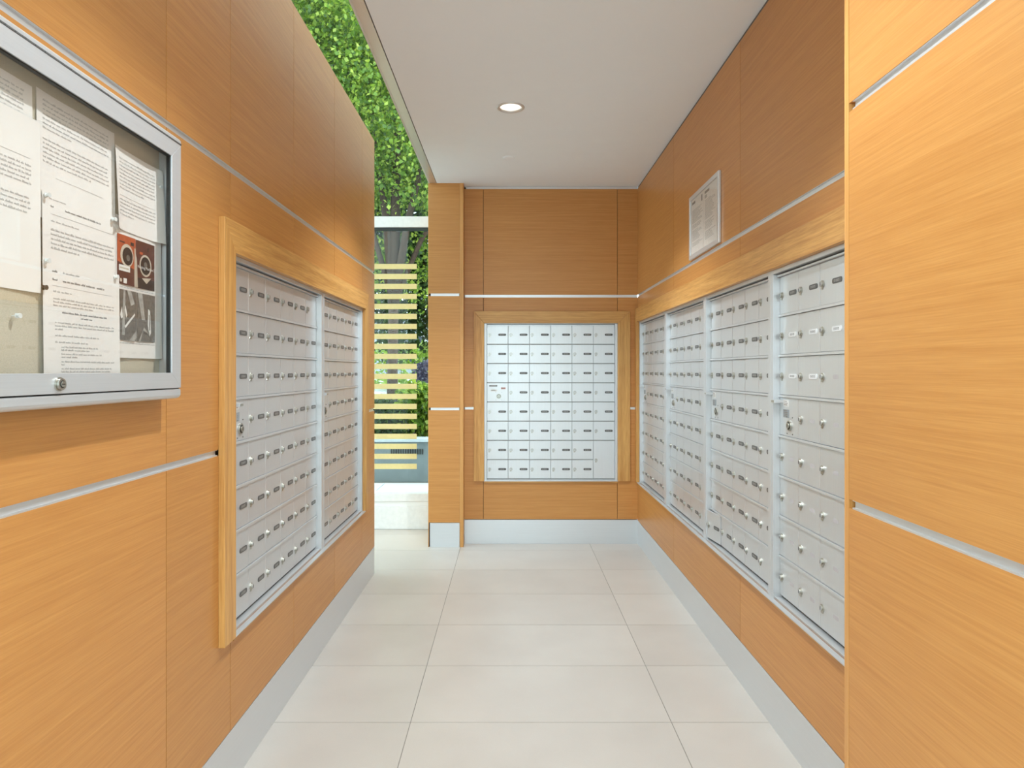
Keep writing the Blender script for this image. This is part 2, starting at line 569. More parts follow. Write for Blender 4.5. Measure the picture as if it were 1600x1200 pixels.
# ------------------------------------------------------------------ ceiling, fascia, lobby shell
XCE = -0.488
YCE = 0.45                                 # ceiling cut short out of view so daylight from the taller lobby enters
HOLES = []
def ceiling_with_holes():
    mb = MB()
    x0, x1, y0, y1 = XCE, 1.02, YCE, YB + 0.3
    rects = [(x0, x1, y0, y1)]
    for (cx, cy, r) in HOLES:
        nr = []
        for q in rects:
            nr += subtract(q, (cx - r, cx + r, cy - r, cy + r))
        rects = nr
    for (a0, a1, c0, c1) in rects:
        mb.box(a0, a1, c0, c1, ZC, ZC + 0.16)
    for (cx, cy, r) in HOLES:                   # round the square cut-outs off
        n = 32
        for k in range(n):
            t0, t1 = 2 * PI * k / n, 2 * PI * (k + 1) / n
            def sq(t):
                c, s = math.cos(t), math.sin(t); q = r / max(abs(c), abs(s)); return (cx + q * c, cy + q * s)
            rr = r * 0.93
            p = [(cx + rr * math.cos(t0), cy + rr * math.sin(t0)), (cx + rr * math.cos(t1), cy + rr * math.sin(t1)), sq(t1), sq(t0)]
            mb.add([(a, b_, ZC) for a, b_ in p], [(0, 1, 2, 3)])
    o = mb.build('ceiling', M['ceiling'], origin=(0, 0, ZC))
    tag(o, kind='structure')
    return o
DL = [(0.0, 3.16), (0.04, 1.27)]
HOLES = [(x, y, 0.062) for x, y in DL]
ceil = ceiling_with_holes()
b = MB().box(-0.534, XCE - 0.004, YCE, YW, ZC, ZC + 1.9).build('trim_3', M['steel']); tag(b, kind='structure')
b = MB().box(XCE - 0.004, XCE, YCE, YW, ZC + 0.006, ZC + 1.9).build('trim_4', M['core']); tag(b, kind='structure')
b = MB().box(-0.541, -0.534, YCE, YW, ZC - 0.002, ZC + 1.9).build('trim_5', M['white_metal']); tag(b, kind='structure')
ZT = 4.3
for nm, bxs in (('ceiling_lobby', [(-4.0, -0.541, -4.0, YW + 0.05, ZT, ZT + 0.15), (-0.541, 3.0, -4.0, YCE, ZT, ZT + 0.15)]),
                ('wall_lobby_bulkhead', [(XCE, 3.0, YCE - 0.05, YCE, ZC, ZT)]),
                ('wall_lobby_return', [(1.02, 3.0, 0.30, 0.45, 0, ZC)])):
    mb = MB()
    for q in bxs: mb.box(*q)
    tag(mb.build(nm, M['white_paint']), kind='structure')

# ------------------------------------------------------------------ window by the column
win = empty('window_1', (-2.2, YW, 0))
tag(win, kind='structure')
def wpart(mb, name, mat, parent=win, **kw):
    o = mb.build(name, mat, **kw)
    base = Vector(parent.location) if parent is win else Vector(win.location) + Vector(parent.location)
    o.location = Vector(o.location) - base
    o.parent = parent
    return o
WX0, WX1 = -4.0, -0.30
wpart(MB().box(WX0, WX1, YW, YW + 0.14, 0, 0.168), 'curb', M['white_metal'], bevel=0.002)
wpart(MB().box(WX0, WX1, YW + 0.012, YW + 0.12, 0.168, 0.205), 'recessed_strip', M['white_paint'])  # pale strip set back between curb and sill
wpart(MB().box(WX0, WX1, YW - 0.004, YW + 0.12, 0.205, 0.262), 'sill', M['white_metal'], bevel=0.003)
wpart(MB().box(WX0, WX1, YW + 0.0, YW + 0.11, 2.216, 2.296), 'transom', M['white_metal'], bevel=0.002)
wpart(MB().box(WX0, WX1, YW + 0.005, YW + 0.10, 2.207, 2.2155), 'gasket', M['slot'])
wpart(MB().box(WX0, WX1, YW, YW + 0.11, 4.22, 4.30), 'head', M['white_metal'], bevel=0.002)
for x in (-3.97, -2.25, -0.33):
    wpart(MB().box(x - 0.03, x + 0.03, YW, YW + 0.11, 0.262, 4.22), 'mullion', M['white_metal'], bevel=0.002)
lo_pane = None
for (x0, x1) in ((-3.94, -2.28), (-2.22, -0.36)):
    p = wpart(MB().box(x0, x1, YW + 0.05, YW + 0.056, 0.262, 2.207), 'glass_pane', M['glass'])
    wpart(MB().box(x0, x1, YW + 0.05, YW + 0.056, 2.296, 4.22), 'glass_pane', M['glass'])
    if x1 > -1: lo_pane = p
for k in range(21):
    zt = CAM_H + (580 - (410.6 + 15.77 * k)) * YW / F_PX
    wpart(MB().box(-1.95, -0.696, YW + 0.0485, YW + 0.0498, zt - 0.039, zt), 'stripe', M['film'], lo_pane)

# unseen lobby glazing, added behind and beside the viewer to bring in daylight
def added_glazing(name, loc, rz, length):
    e = tag(empty(name, loc, rz), kind='structure')
    n_ = round(length / 1.3)
    for k in range(n_ + 1):
        x = k * length / n_
        MB().box(x - 0.025, x + 0.025, 0, 0.08, 0, ZT).build('mullion', M['white_metal'], e)
    for z0, z1, nm in ((0, 0.08, 'sill'), (2.3, 2.36, 'transom'), (ZT - 0.05, ZT, 'head')):
        MB().box(0, length, 0.005, 0.075, z0, z1).build(nm, M['white_metal'], e)
    for k in range(n_):
        for z0, z1 in ((0.08, 2.3), (2.36, ZT - 0.05)):
            MB().box(k * length / n_ + 0.025, (k + 1) * length / n_ - 0.025, 0.037, 0.043, z0, z1).build('glass_pane', M['glass'], e)
added_glazing('added_window_2', (3.0, -4.0, 0), PI, 7.0)
added_glazing('added_window_3', (-4.0, -4.0, 0), PI / 2, YW + 4.0)
added_glazing('added_window_4', (3.0, 0.30, 0), -PI / 2, 4.3)

# ------------------------------------------------------------------ mailbox units
def pill(w, h, n=6):
    pts = []
    r = h / 2 * 0.8
    for cx, cz, a in ((w / 2 - r, h / 2 - r, 0), (-w / 2 + r, h / 2 - r, 90), (-w / 2 + r, -h / 2 + r, 180), (w / 2 - r, -h / 2 + r, 270)):
        for k in range(n // 2 + 1):
            t = math.radians(a + 90 * k / (n // 2))
            pts.append((cx + r * math.cos(t), cz + r * math.sin(t)))
    return pts

def plate_mesh(name, mats, seed):
    rnd = random.Random(seed)
    mb = MB().prism(pill(0.053, 0.0145), 'y', -0.0016, 0.0, 0)
    x = -0.016
    for k in range(3):                          # blurred figures
        w = rnd.uniform(0.006, 0.009)
        mb.box(x, x + w, -0.0019, -0.0016, -0.003, 0.003, 1)
        mb.box(x + w * 0.3, x + w * 0.7, -0.00195, -0.0016, -0.0016, 0.0008, 0)
        x += w + 0.003
    return mb.mesh(name, mats)
PLATES = [plate_mesh('number_plate', [M['plate_dark'], M['plate_print']], s) for s in range(4)]
PLATES_W = [plate_mesh('number_plate', [M['plate_white'], M['print_grey']], s) for s in range(2)]

def lock_mesh(r):
    mb = MB()
    mb.cyl((0, 0), 'y', r, -0.003, 0.0, 14, 0, None)
    mb.cyl((0, 0), 'y', r * 0.72, -0.0075, -0.003, 14, 0)
    mb.cyl((0, 0), 'y', r * 0.60, -0.0078, -0.0075, 12, 2)
    mb.box(-r * 0.14, r * 0.14, -0.0083, -0.0078, -r * 0.45, r * 0.45, 1)
    mb.prism([(-r * 0.9, -r * 1.35), (r * 0.2, -r * 1.5), (r * 0.5, -r * 0.6), (-r * 0.5, -r * 0.5)], 'y', -0.002, 0.0, 0)
    return mb.mesh('lock', [M['chrome'], M['slot'], M['frame_metal']])
LOCK = lock_mesh(0.0105)
def crown_mesh():
    mb = MB()
    mb.cyl((0, 0), 'y', 0.0165, -0.005, 0, 20, 0)
    mb.cyl((0, 0), 'y', 0.0125, -0.0056, -0.005, 18, 1)
    mb.cyl((0, 0), 'y', 0.0095, -0.009, -0.005, 16, 0)
    mb.box(-0.0012, 0.0012, -0.0094, -0.009, -0.005, 0.005, 1)
    for a, b_ in ((-0.02, 0.026), (0.02, 0.026), (-0.02, -0.026), (0.02, -0.026)):
        mb.cyl((a, b_), 'y', 0.0018, -0.0015, 0, 8, 2)
    return mb.mesh('crown_lock', [M['chrome'], M['slot'], M['gap']])
CROWN = crown_mesh()
RESIDUE = MB().prism(pill(0.030, 0.012), 'y', -0.0003, 0.0).mesh('adhesive_mark', M['residue'])
DOORS = {}
def door_mesh(cw, rows=1, vin=0.0046):
    key = (round(cw, 5), rows, vin)
    if key not in DOORS:
        DOORS[key] = MB().plate(0.0011, cw - 0.0011, vin, RH * rows - vin, 0.0, 0.006, 0.0012).mesh('door', M['door_metal'])
    return DOORS[key]
def sticker_mesh(w, h, mat):
    mb = MB().box(-w / 2, w / 2, -0.0006, 0, -h / 2, h / 2, 0)
    n = max(2, int(h / 0.006))
    for k in range(n):
        z = h / 2 - (k + 0.7) * h / (n + 0.6)
        mb.box(-w * 0.40, w * random.uniform(0.1, 0.4), -0.0009, -0.0006, z - 0.0012, z + 0.0012, 1)
    return mb.mesh('sticker', [mat, M['ink_dark']])

def mailbox_unit(loc, rz, cols, cw, label, group, trims, style='ribbed', no_plate=(), white=(), residue=(), bent=None,
                 parcel=None, skip=()):
    """local axes: x to the right as one faces the unit, y into the wall, z up; y = 0 is the door face"""
    u = tag(empty('mailbox_unit', loc, rz), label, 'mailboxes', group)
    W, H = cols * cw, 8 * RH
    tl, tr, tb, tt = trims
    yf = -RECESS
    MB().box(-tl + 0.001, W + tr - 0.001, 0.008, 0.10, -tb + 0.001, H + tt - 0.001).build('housing', M['gap'] if style == 'ribbed' else M['gap_light'], u)
    fr = MB()
    fr.box(-tl, 0, yf, 0.0075, -tb, H + tt)
    fr.box(W, W + tr, yf, 0.0075, -tb, H + tt)
    fr.box(0, W, yf, 0.0075, H + 0.006, H + tt)
    fr.box(0, W, yf + 0.004, 0.0075, -tb, -0.003)
    fr.box(-tl * 0.5 - 0.0015, -tl * 0.5 + 0.0015, yf - 0.0012, yf, -tb, H + tt)
    fr.build('frame', M['frame_metal'], u, bevel=0.0012)
    MB().box(0.002, W - 0.002, yf + 0.012, 0.007, H - 0.004, H + 0.001).build('head_rail', M['frame_metal'], u)
    ribbed = style == 'ribbed'
    vin = 0.0046 if ribbed else 0.0022
    if ribbed:
        rail = MB().box(0, W, -0.0045, 0.0075, -0.0036, 0.0036).mesh('rail', M['frame_metal'])
        for r in range(1, 8):
            link_mesh('rail', rail, u, (0, 0, r * RH))
    for r in range(8):                          # r counts from the top row
        for c in range(cols):
            if (r, c) in skip: continue
            z = (7 - r) * RH
            if r == 3 and c == 0:               # the carrier's master door
                d = link_mesh('master_door', door_mesh(cw, 1, vin), u, (c * cw, 0, z))
                link_mesh('crown_lock', CROWN, d, (cw * 0.56, 0, RH * 0.30))
                if style == 'plain':
                    link_mesh('sticker', sticker_mesh(0.054, 0.009, M['plate_dark']), d, (cw * 0.30, 0, RH * 0.84))
                    link_mesh('sticker', sticker_mesh(0.044, 0.014, M['sticker_white']), d, (cw * 0.33, 0, RH * 0.60))
                    link_mesh('sticker', sticker_mesh(0.030, 0.012, M['sticker_red']), d, (cw * 0.77, 0, RH * 0.71))
                elif style == 'ribbed':
                    link_mesh('sticker', sticker_mesh(0.040, 0.020, M['sticker_white']), d, (cw * 0.36, 0, RH * 0.83))
                    link_mesh('sticker', sticker_mesh(0.046, 0.026, M['sticker_grey']), d, (cw * 0.36, 0, RH * 0.58))
                    lt = MB(); lt.box(0.004, 0.03, -0.03, 0.0, RH * 0.83, RH * 0.91); lt.box(0.006, 0.028, -0.031, -0.03, RH * 0.845, RH * 0.895, 1)
                    lt.build('latch', [M['frame_metal'], M['chrome']], d, origin=(0, 0, 0), bevel=0.001)
                continue
            if parcel and (r, c) == parcel:
                d = link_mesh('parcel_door', door_mesh(cw, 2, vin), u, (c * cw, 0, z - RH))
                link_mesh('lock', LOCK, d, (cw * 0.13, 0, RH * 0.97))
                continue
            rot = None; yo = 0.0
            d = link_mesh('door', door_mesh(cw, 1, vin), u, (c * cw, yo, z))
            if bent == (r, c):
                d.location = ((c + 1) * cw, -0.002, z)
                d.rotation_euler = (0.02, 0, math.radians(6.0))
                d.data = MB().plate(-cw + 0.0011, -0.0011, vin, RH - vin, 0.0, 0.006, 0.0012).mesh('door', M['door_metal'])
            bx = -cw if bent == (r, c) else 0
            link_mesh('lock', LOCK, d, (bx + cw * 0.13, 0, RH * 0.50))
            if (r, c) in white:
                link_mesh('number_plate', PLATES_W[(r + c) % 2], d, (bx + cw * 0.71, 0, RH * 0.50))
            elif (r, c) in residue:
                link_mesh('adhesive_mark', RESIDUE, d, (bx + cw * 0.66, 0, RH * 0.50))
            elif (r, c) not in no_plate:
                link_mesh('number_plate', PLATES[(r * 3 + c) % 4], d, (bx + cw * 0.72, 0, RH * 0.50))
    return u

GL, GR = 'mailbox units on the left partition', 'mailbox units on the right wall'
CL = 0.1436
TT = OZ1 - (DZ0 + 8 * RH)
TB = DZ0 - OZ0
# left: two units; the nearer has six columns
mailbox_unit((XL - RECESS, 1.913, DZ0), PI / 2, 6, CL, 'grey metal mailbox unit six doors wide, on the left wall nearest the notice board', GL,
             (0.044, 0.022, TB, TT), no_plate={(0, 5)})
CL2 = 0.1415
mailbox_unit((XL - RECESS, 1.913 + 6 * CL + 0.044, DZ0), PI / 2, 5, CL2, 'grey metal mailbox unit five doors wide, on the left wall next to the striped window', GL,
             (0.0215, 3.548 - (1.913 + 6 * CL + 0.044 + 5 * CL2), TB, TT))
# right: four units, first column at the far side
CR = 0.1415
PITCH = 0.75
names_r = ['silver mailbox unit on the right wall, in the corner beside the back wall',
           'silver mailbox unit on the right wall, second from the back corner',
           'silver mailbox unit on the right wall with one bent door in its bottom row',
           'silver mailbox unit on the right wall by the pier, many doors without number plates']
for k in range(4):
    y_far = 4.435 - PITCH * k
    kw = {}
    if k == 2: kw = dict(no_plate={(7, 4)}, bent=(7, 0))
    if k == 3:
        kw = dict(white={(1, 0), (1, 1), (1, 2), (1, 3), (2, 0), (2, 1)},
                  residue={(r, c) for r in range(2, 8) for c in range(5) if not (r == 2 and c < 2)})
    mailbox_unit((XR + RECESS, y_far, DZ0), -PI / 2, 5, CR, names_r[k], GR,
                 (0.0215 if k else 0.024, 0.0205, TB, TT), **kw)
# back wall
CB = 0.1438
mailbox_unit((-0.161, YB + RECESS, 0.4335), 0, 6, CB, 'pale silver mailbox unit on the back wall with a tall parcel door at bottom right', 'mailbox units on the back wall',
             (0.0165, 0.0155, 0.0105, 1.481 - (0.4335 + 8 * RH)), style='plain', skip={(7, 5)}, parcel=(6, 5))

# oak surrounds
def surround(loc, rz, w_in, x_left, x_right, z0, z_in, z_out, label, proud=0.018, grain='Y', bottom=True):
    s = tag(empty('mailbox_surround', loc, rz), label, 'frame', 'oak surrounds around the mailboxes')
    t = z_out - z_in
    def piece(name, pts, mat):
        mb = MB().prism(pts, 'y', -proud, -0.0002)
        mb.build(name, mat, s, bevel=0.0012)
    piece('head', [(-x_left, z_out), (0, z_in), (w_in, z_in), (w_in + x_right, z_out)], M['oak_' + grain])
    piece('jamb', [(-x_left, z0), (0, z0), (0, z_in - 0.0006), (-x_left, z_out - 0.0008)], M['oak_Z'])
    piece('jamb', [(w_in, z0), (w_in + x_right, z0), (w_in + x_right, z_out - 0.0008), (w_in, z_in - 0.0006)], M['oak_Z'])
    MB().box(-0.0005, w_in + 0.0005, -0.012, -0.0002, z0 - 0.010, z0 - 0.001).build('sill_strip', M['oak_' + grain], s)
    MB().box(0, w_in, -0.016, -0.0002, z0 - 0.001, z0 + 0.003).build('sill_angle', M['frame_metal'], s)
    return s
surround((XL, LO[0], 0), PI / 2, LO[1] - LO[0], 0.074, 0.072, OZ0, OZ1, 1.575, 'oak surround framing the two mailbox units on the left wall')
surround((XR, RO[1], 0), -PI / 2, RO[1] - RO[0], 0.052, 0.074, OZ0, OZ1, 1.578, 'oak surround framing the four mailbox units on the right wall')
surround((BO[0], YB, 0), 0, BO[1] - BO[0], 0.070, 0.082, 0.423, BO[3], 1.562, 'oak surround framing the single mailbox unit on the back wall', grain='X')

# ------------------------------------------------------------------ downlights and sprinkler
def downlight(x, y, label):
    d = tag(empty('downlight', (x, y, ZC)), label, 'ceiling light', 'recessed ceiling downlights')
    MB().lathe((0, 0), [(0.050, 0.004), (0.052, -0.003), (0.062, -0.004), (0.066, -0.001), (0.066, 0.0)], 32).build('trim_ring', M['alu_X'], d, origin=(0, 0, 0), smooth=True)
    MB().lathe((0, 0), [(0.051, 0.002), (0.047, 0.03), (0.036, 0.07), (0.030, 0.085)], 32).build('reflector', M['chrome_bright'], d, origin=(0, 0, 0), smooth=True)
    MB().cyl((0, 0), 'z', 0.031, 0.085, 0.092, 24).build('lamp', M['lamp'], d, origin=(0, 0, 0))
    MB().lathe((0, 0), [(0.066, 0.0), (0.066, 0.11), (0.0, 0.11)], 24).build('can', M['white_metal'], d, origin=(0, 0, 0))
    l = bpy.data.lights.new('downlight_beam', 'SPOT')
    l.energy = DOWNLIGHT_W; l.color = DOWNLIGHT_COL
    l.spot_size = math.radians(118); l.spot_blend = 0.55; l.shadow_soft_size = 0.02
    lo = bpy.data.objects.new('downlight_beam', l); COL.objects.link(lo)
    lo.parent = d; lo.location = (0, 0, -0.012)
    return d
M['chrome_bright'] = plain('reflector_aluminium', s2l(236, 234, 228), 0.35, 0.2)
M['lamp'] = emitter('lamp_glow', (1.0, 0.95, 0.88), 14.0)
dl_labels = ['round recessed downlight in the white ceiling above the mail area', 'recessed downlight in the ceiling beside the notice board',
             'recessed downlight in the ceiling at the mail area entrance', 'recessed lobby downlight near the entrance glazing', 'recessed lobby downlight by the right lobby wall']
for (x, y), lb in zip(DL, dl_labels):
    downlight(x, y, lb)
sp = MB().lathe((0, 0), [(0.0, -0.005), (0.026, -0.005), (0.034, -0.003), (0.035, 0.0)], 28)
so = sp.build('sprinkler_cover', M['ceiling'], origin=(0, 0, 0), smooth=True)
so.location = (-0.012, 3.90, ZC)
tag(so, 'small white round sprinkler cover plate on the ceiling', 'sprinkler')

# ------------------------------------------------------------------ notice board
BW, BHH, BD = 0.914, 0.574, 0.051
board = tag(empty('notice_board', (XL, 1.488 - BW, 1.10), PI / 2), 'grey aluminium enclosed notice board with a glazed locking door, on the left wall', 'notice board')
bd = MB()
bd.box(0, 0.012, -0.040, -0.001, 0.0, BHH)
bd.box(BW - 0.012, BW, -0.040, -0.001, 0.0, BHH)
bd.box(0, BW, -0.040, -0.001, 0.0, 0.012)
bd.box(0, BW, -0.040, -0.001, BHH - 0.012, BHH)
bd.box(0.012, BW - 0.012, -0.006, -0.001, 0.012, BHH - 0.012)
bd.build('case', M['board_metal'], board, bevel=0.002)
MB().box(0.012, BW - 0.012, -0.009, -0.006, 0.012, BHH - 0.012).build('pin_panel', M['fabric'], board)
lp = [(-0.002, 0.0), (-0.040, 0.0), (-0.047, 0.002), (-0.051, 0.008), (-0.051, 0.021), (-0.040, 0.021)]
MB().prism(lp, 'x', 0, BW).build('bottom_lip', M['board_metal'], board, bevel=0.0025)
up = [(-0.040, BHH - 0.012), (-0.051, BHH - 0.012), (-0.051, BHH - 0.006), (-0.047, BHH - 0.001), (-0.040, BHH)]
MB().prism(up, 'x', 0, BW).build('top_lip', M['board_metal'], board, bevel=0.001)
MB().box(0.0, BW, -0.046, -0.040, 0.020, 0.024).build('door_gap', M['slot'], board)
dz0, dz1, rl = 0.0235, BHH - 0.0145, 0.040
dr = MB()
dr.prism([(0, dz0), (BW, dz0), (BW - rl, dz0 + 0.033), (rl, dz0 + 0.033)], 'y', -BD, -0.0405)
dr.prism([(0, dz1), (rl, dz1 - 0.035), (BW - rl, dz1 - 0.035), (BW, dz1)], 'y', -BD, -0.0405)
dr.prism([(0, dz0), (rl, dz0 + 0.033), (rl, dz1 - 0.035), (0, dz1)], 'y', -BD, -0.0405)
dr.prism([(BW, dz0), (BW, dz1), (BW - rl, dz1 - 0.035), (BW - rl, dz0 + 0.033)], 'y', -BD, -0.0405)
door = dr.build('door_frame', M['board_metal'], board, bevel=0.0008)
gk = MB()
gk.box(BW - rl - 0.0035, BW - rl, -0.048, -0.0405, dz0 + 0.033, dz1 - 0.035)
gk.box(rl, rl + 0.0035, -0.048, -0.0405, dz0 + 0.033, dz1 - 0.035)
gk.box(rl, BW - rl, -0.048, -0.0405, dz1 - 0.0375, dz1 - 0.035)
gs = gk.build('gasket', M['slot']); gs.parent = board
gl = MB().box(rl, BW - rl, -0.046, -0.043, dz0 + 0.033, dz1 - 0.035).build('glass', M['clear'], board)
hg = MB()
n = 44
for k in range(n):
    x0 = k * BW / n
    hg.cyl((-0.0505, BHH - 0.0133), 'x', 0.0021, x0 + 0.0006, x0 + BW / n - 0.0006, 8, 0)
hg.box(0, BW, -0.0495, -0.041, BHH - 0.0146, BHH - 0.0119, 1)
h_ = hg.build('piano_hinge', [M['gap'], M['slot']], board); h_['kind'] = 'stuff'
lk = MB()
lk.cyl((0.512, 0.039), 'y', 0.0115, -BD - 0.002, -BD, 24, 0)
lk.cyl((0.512, 0.039), 'y', 0.0095, -BD - 0.006, -BD - 0.002, 24, 0)
lk.cyl((0.512, 0.039), 'y', 0.0062, -BD - 0.0066, -BD - 0.006, 16, 1)
lk.cyl((0.512, 0.039), 'y', 0.0050, -BD - 0.0075, -BD - 0.006, 16, 0)
lk.box(0.508, 0.516, -BD - 0.0079, -BD - 0.0075, 0.0384, 0.0396, 1)
lk.build('cam_lock', [M['chrome'], M['slot']], board, bevel=0.0004)

# papers pinned inside: local x along the wall, y into the wall, z up
def paper(u0, ztop, w, h, layer, label, lines, photos=None, curl=0.004, rz=0.0, seed=0):
    rnd = random.Random(seed)
    x = XL + 0.0096 + 0.0016 * layer
    o = tag(empty('paper_notice', (x, u0, ztop - h), PI / 2), label, 'paper', 'papers pinned in the notice board')
    o.rotation_euler = (0, 0, PI / 2)
    N = 12
    def cy(px, pz):
        ex = abs(px / w - 0.5) * 2
        return -curl * (ex ** 4) * (0.35 + 0.65 * (1 - pz / h)) - 0.0007 * math.sin(px * 40 + seed)
    mb = MB()
    vs_ = [(w * i / N, cy(w * i / N, h * j / N), h * j / N) for i in range(N + 1) for j in range(N + 1)]
    fs = [(i * (N + 1) + j, (i + 1) * (N + 1) + j, (i + 1) * (N + 1) + j + 1, i * (N + 1) + j + 1) for i in range(N) for j in range(N)]
    mb.add(vs_, fs)
    sh = mb.build('sheet', M['paper'], o, origin=(0, 0, 0), smooth=True)
    tx_ = MB()
    def rect(x0, x1, z0, z1, m):
        n_ = max(1, int((x1 - x0) / 0.02))
        for k in range(n_):
            a, b_ = x0 + (x1 - x0) * k / n_, x0 + (x1 - x0) * (k + 1) / n_
            e = 0.0004
            tx_.add([(a, cy(a, z0) - e, z0), (b_, cy(b_, z0) - e, z0), (b_, cy(b_, z1) - e, z1), (a, cy(a, z1) - e, z1)], [(0, 1, 2, 3)], m)
    for ln in lines:
        x0, x1, zt, hh, kind = ln
        z = h - zt
        if kind == 'rule':
            rect(x0, x1, z - 0.0007, z, 0); continue
        p = x0
        while p < x1 - 0.003:
            wl_ = min(rnd.uniform(0.005, 0.017), x1 - p)
            q = p
            while q < p + wl_ - 0.0008:          # strokes of the letters
                lw = rnd.uniform(0.0011, 0.002)
                hx = hh * rnd.choice((0.62, 0.62, 0.7, 1.0))
                rect(q, min(q + lw, p + wl_), z - hh, z - hh + hx, 1 if kind == 'bold' else 0)
                q += lw + 0.0004
            p += wl_ + 0.0019
    if tx_.f:
        t = tx_.build('printed_text', [M['ink'], M['ink_dark']], o, origin=(0, 0, 0)); t['kind'] = 'stuff'
    for ph in (photos or []):
        ph(o, h, cy)
    return o

def para(x0, x1, z, n, pitch=0.0052, hh=0.0030, last=0.5):
    return [(x0, x1 if k < n - 1 else x0 + (x1 - x0) * last, z + k * pitch, hh, 'text') for k in range(n)]

LT = 0.216
L_A = [(0.02, 0.195, 0.066, 0.001, 'rule')] + para(0.02, 0.196, 0.076, 6, 0.0072, 0.0036, 0.3) + para(0.02, 0.196, 0.128, 4, 0.0078, 0.0036, 0.95) + para(0.02, 0.14, 0.166, 1)
paper(0.880, 1.566, LT, 0.279, 1, 'white typed letter at the left of the notice board, blank at its foot', L_A, seed=1)
L_F = para(0.016, 0.198, 0.012, 7, 0.0075, 0.0034, 0.4) + para(0.016, 0.198, 0.075, 6, 0.0075, 0.0034, 0.7) + [(0.05, 0.18, 0.135, 0.001, 'rule')]
paper(0.866, 1.618, LT, 0.20, 0, 'white typed sheet along the top left of the notice board', L_F, seed=2)
paper(1.090, 1.622, LT, 0.21, 0, 'white typed sheet under the board top, above the centre letter', L_F, seed=3)
L_B = [(0.018, 0.06, 0.010, 0.0025, 'text'), (0.022, 0.03, 0.022, 0.003, 'bold'), (0.058, 0.160, 0.022, 0.0034, 'bold'), (0.022, 0.20, 0.036, 0.001, 'rule')]
L_B += para(0.022, 0.095, 0.046, 1, last=1) + para(0.022, 0.198, 0.060, 5, 0.0076, 0.0040, 0.42)
L_B += [(0.058, 0.166, 0.112, 0.0034, 'bold'), (0.072, 0.150, 0.121, 0.0034, 'bold')] + para(0.022, 0.152, 0.135, 1, last=1)
paper(1.100, 1.4596, 0.211, 0.279, 2, 'typed memo with a ruled heading, centre of the notice board', L_B, seed=4)
L_C = [(0.024, 0.040, 0.018, 0.0036, 'bold'), (0.050, 0.100, 0.018, 0.0036, 'text'), (0.024, 0.036, 0.032, 0.0036, 'bold'),
       (0.050, 0.140, 0.032, 0.0040, 'bold'), (0.146, 0.168, 0.032, 0.0040, 'bold'), (0.024, 0.190, 0.044, 0.001, 'rule')]
L_C += para(0.026, 0.075, 0.052, 1, last=1) + para(0.026, 0.196, 0.064, 3, 0.0056, 0.003, 0.65)
L_C += [(0.048, 0.180, 0.086, 0.0032, 'bold'), (0.098, 0.132, 0.093, 0.003, 'bold')] + para(0.030, 0.196, 0.104, 3, 0.0056, 0.003, 0.12)
L_C += para(0.030, 0.152, 0.126, 1, last=1) + para(0.030, 0.124, 0.137, 1, last=1)
L_C += para(0.046, 0.150, 0.145, 2, last=0.8) + para(0.046, 0.160, 0.157, 2, last=0.4) + para(0.046, 0.196, 0.170, 2, last=0.05)
L_C += para(0.046, 0.190, 0.182, 3, last=0.7) + para(0.046, 0.196, 0.199, 3, last=0.13) + para(0.030, 0.085, 0.222, 1, last=1) + para(0.030, 0.10, 0.232, 1, last=1)
paper(1.099, 1.348, 0.213, 0.2345, 3, 'dated typed notice with an indented list, low in the centre of the board', L_C, seed=5)
L_E = para(0.014, 0.150, 0.018, 9, 0.0072, 0.0034, 0.7) + [(0.014, 0.150, 0.092, 0.001, 'rule')] + para(0.014, 0.150, 0.098, 5, 0.0072, 0.0034, 0.4)
paper(1.296, 1.598, 0.176, 0.16, 3, 'typed sheet curling at the upper right corner of the notice board', L_E, curl=0.012, seed=6)

M['ph_red'] = plain('photo_red', s2l(176, 84, 50), 0.5, 0, 0.15, 60)
M['ph_brown'] = plain('photo_brown', s2l(92, 54, 46), 0.5, 0, 0.2, 60)
M['ph_dark'] = plain('photo_dark', s2l(48, 40, 38), 0.5, 0, 0.2, 90)
M['ph_light'] = plain('photo_light', s2l(196, 180, 160), 0.5, 0, 0.1, 60)
M['ph_white'] = plain('photo_white', s2l(226, 220, 212), 0.5)
M['ph_grey'] = plain('photo_grey', s2l(112, 104, 96), 0.5, 0, 0.28, 120)
M['ph_pale'] = plain('photo_pale_grey', s2l(170, 164, 156), 0.5, 0, 0.2, 90)
PHM = ['ph_red', 'ph_brown', 'ph_dark', 'ph_light', 'ph_white', 'ph_grey', 'ph_pale']
def photo(x0, x1, zt0, zt1, shapes):
    """shapes are in the unit square of the photo, (kind, ...), drawn in order"""
    def run(o, h, cy):
        w_, h_ = x1 - x0, zt1 - zt0
        mb = MB()
        lay = [0]
        yb = min(cy(x0, h - zt0), cy(x1, h - zt1), cy(x0, h - zt1), cy(x1, h - zt0)) - 0.0006
        def poly(pts, m):
            y = yb - 0.00006 * lay[0]; lay[0] += 1
            mb.add([(x0 + px * w_, y, h - zt1 + pz * h_) for px, pz in pts], [tuple(range(len(pts)))], m)
        for s in shapes:
            k, m = s[0], PHM.index(s[1])
            if k == 'rect': a, b_, c, d = s[2:]; poly([(a, c), (b_, c), (b_, d), (a, d)], m)
            elif k == 'poly': poly(s[2], m)
            elif k == 'disc':
                cx, cz, r = s[2:]
                poly([(cx + r * math.cos(2 * PI * t / 20), cz + r * math.sin(2 * PI * t / 20) * w_ / h_) for t in range(20)], m)
        mb.build('photo', [M[x] for x in PHM], o, origin=(0, 0, 0))
    return run
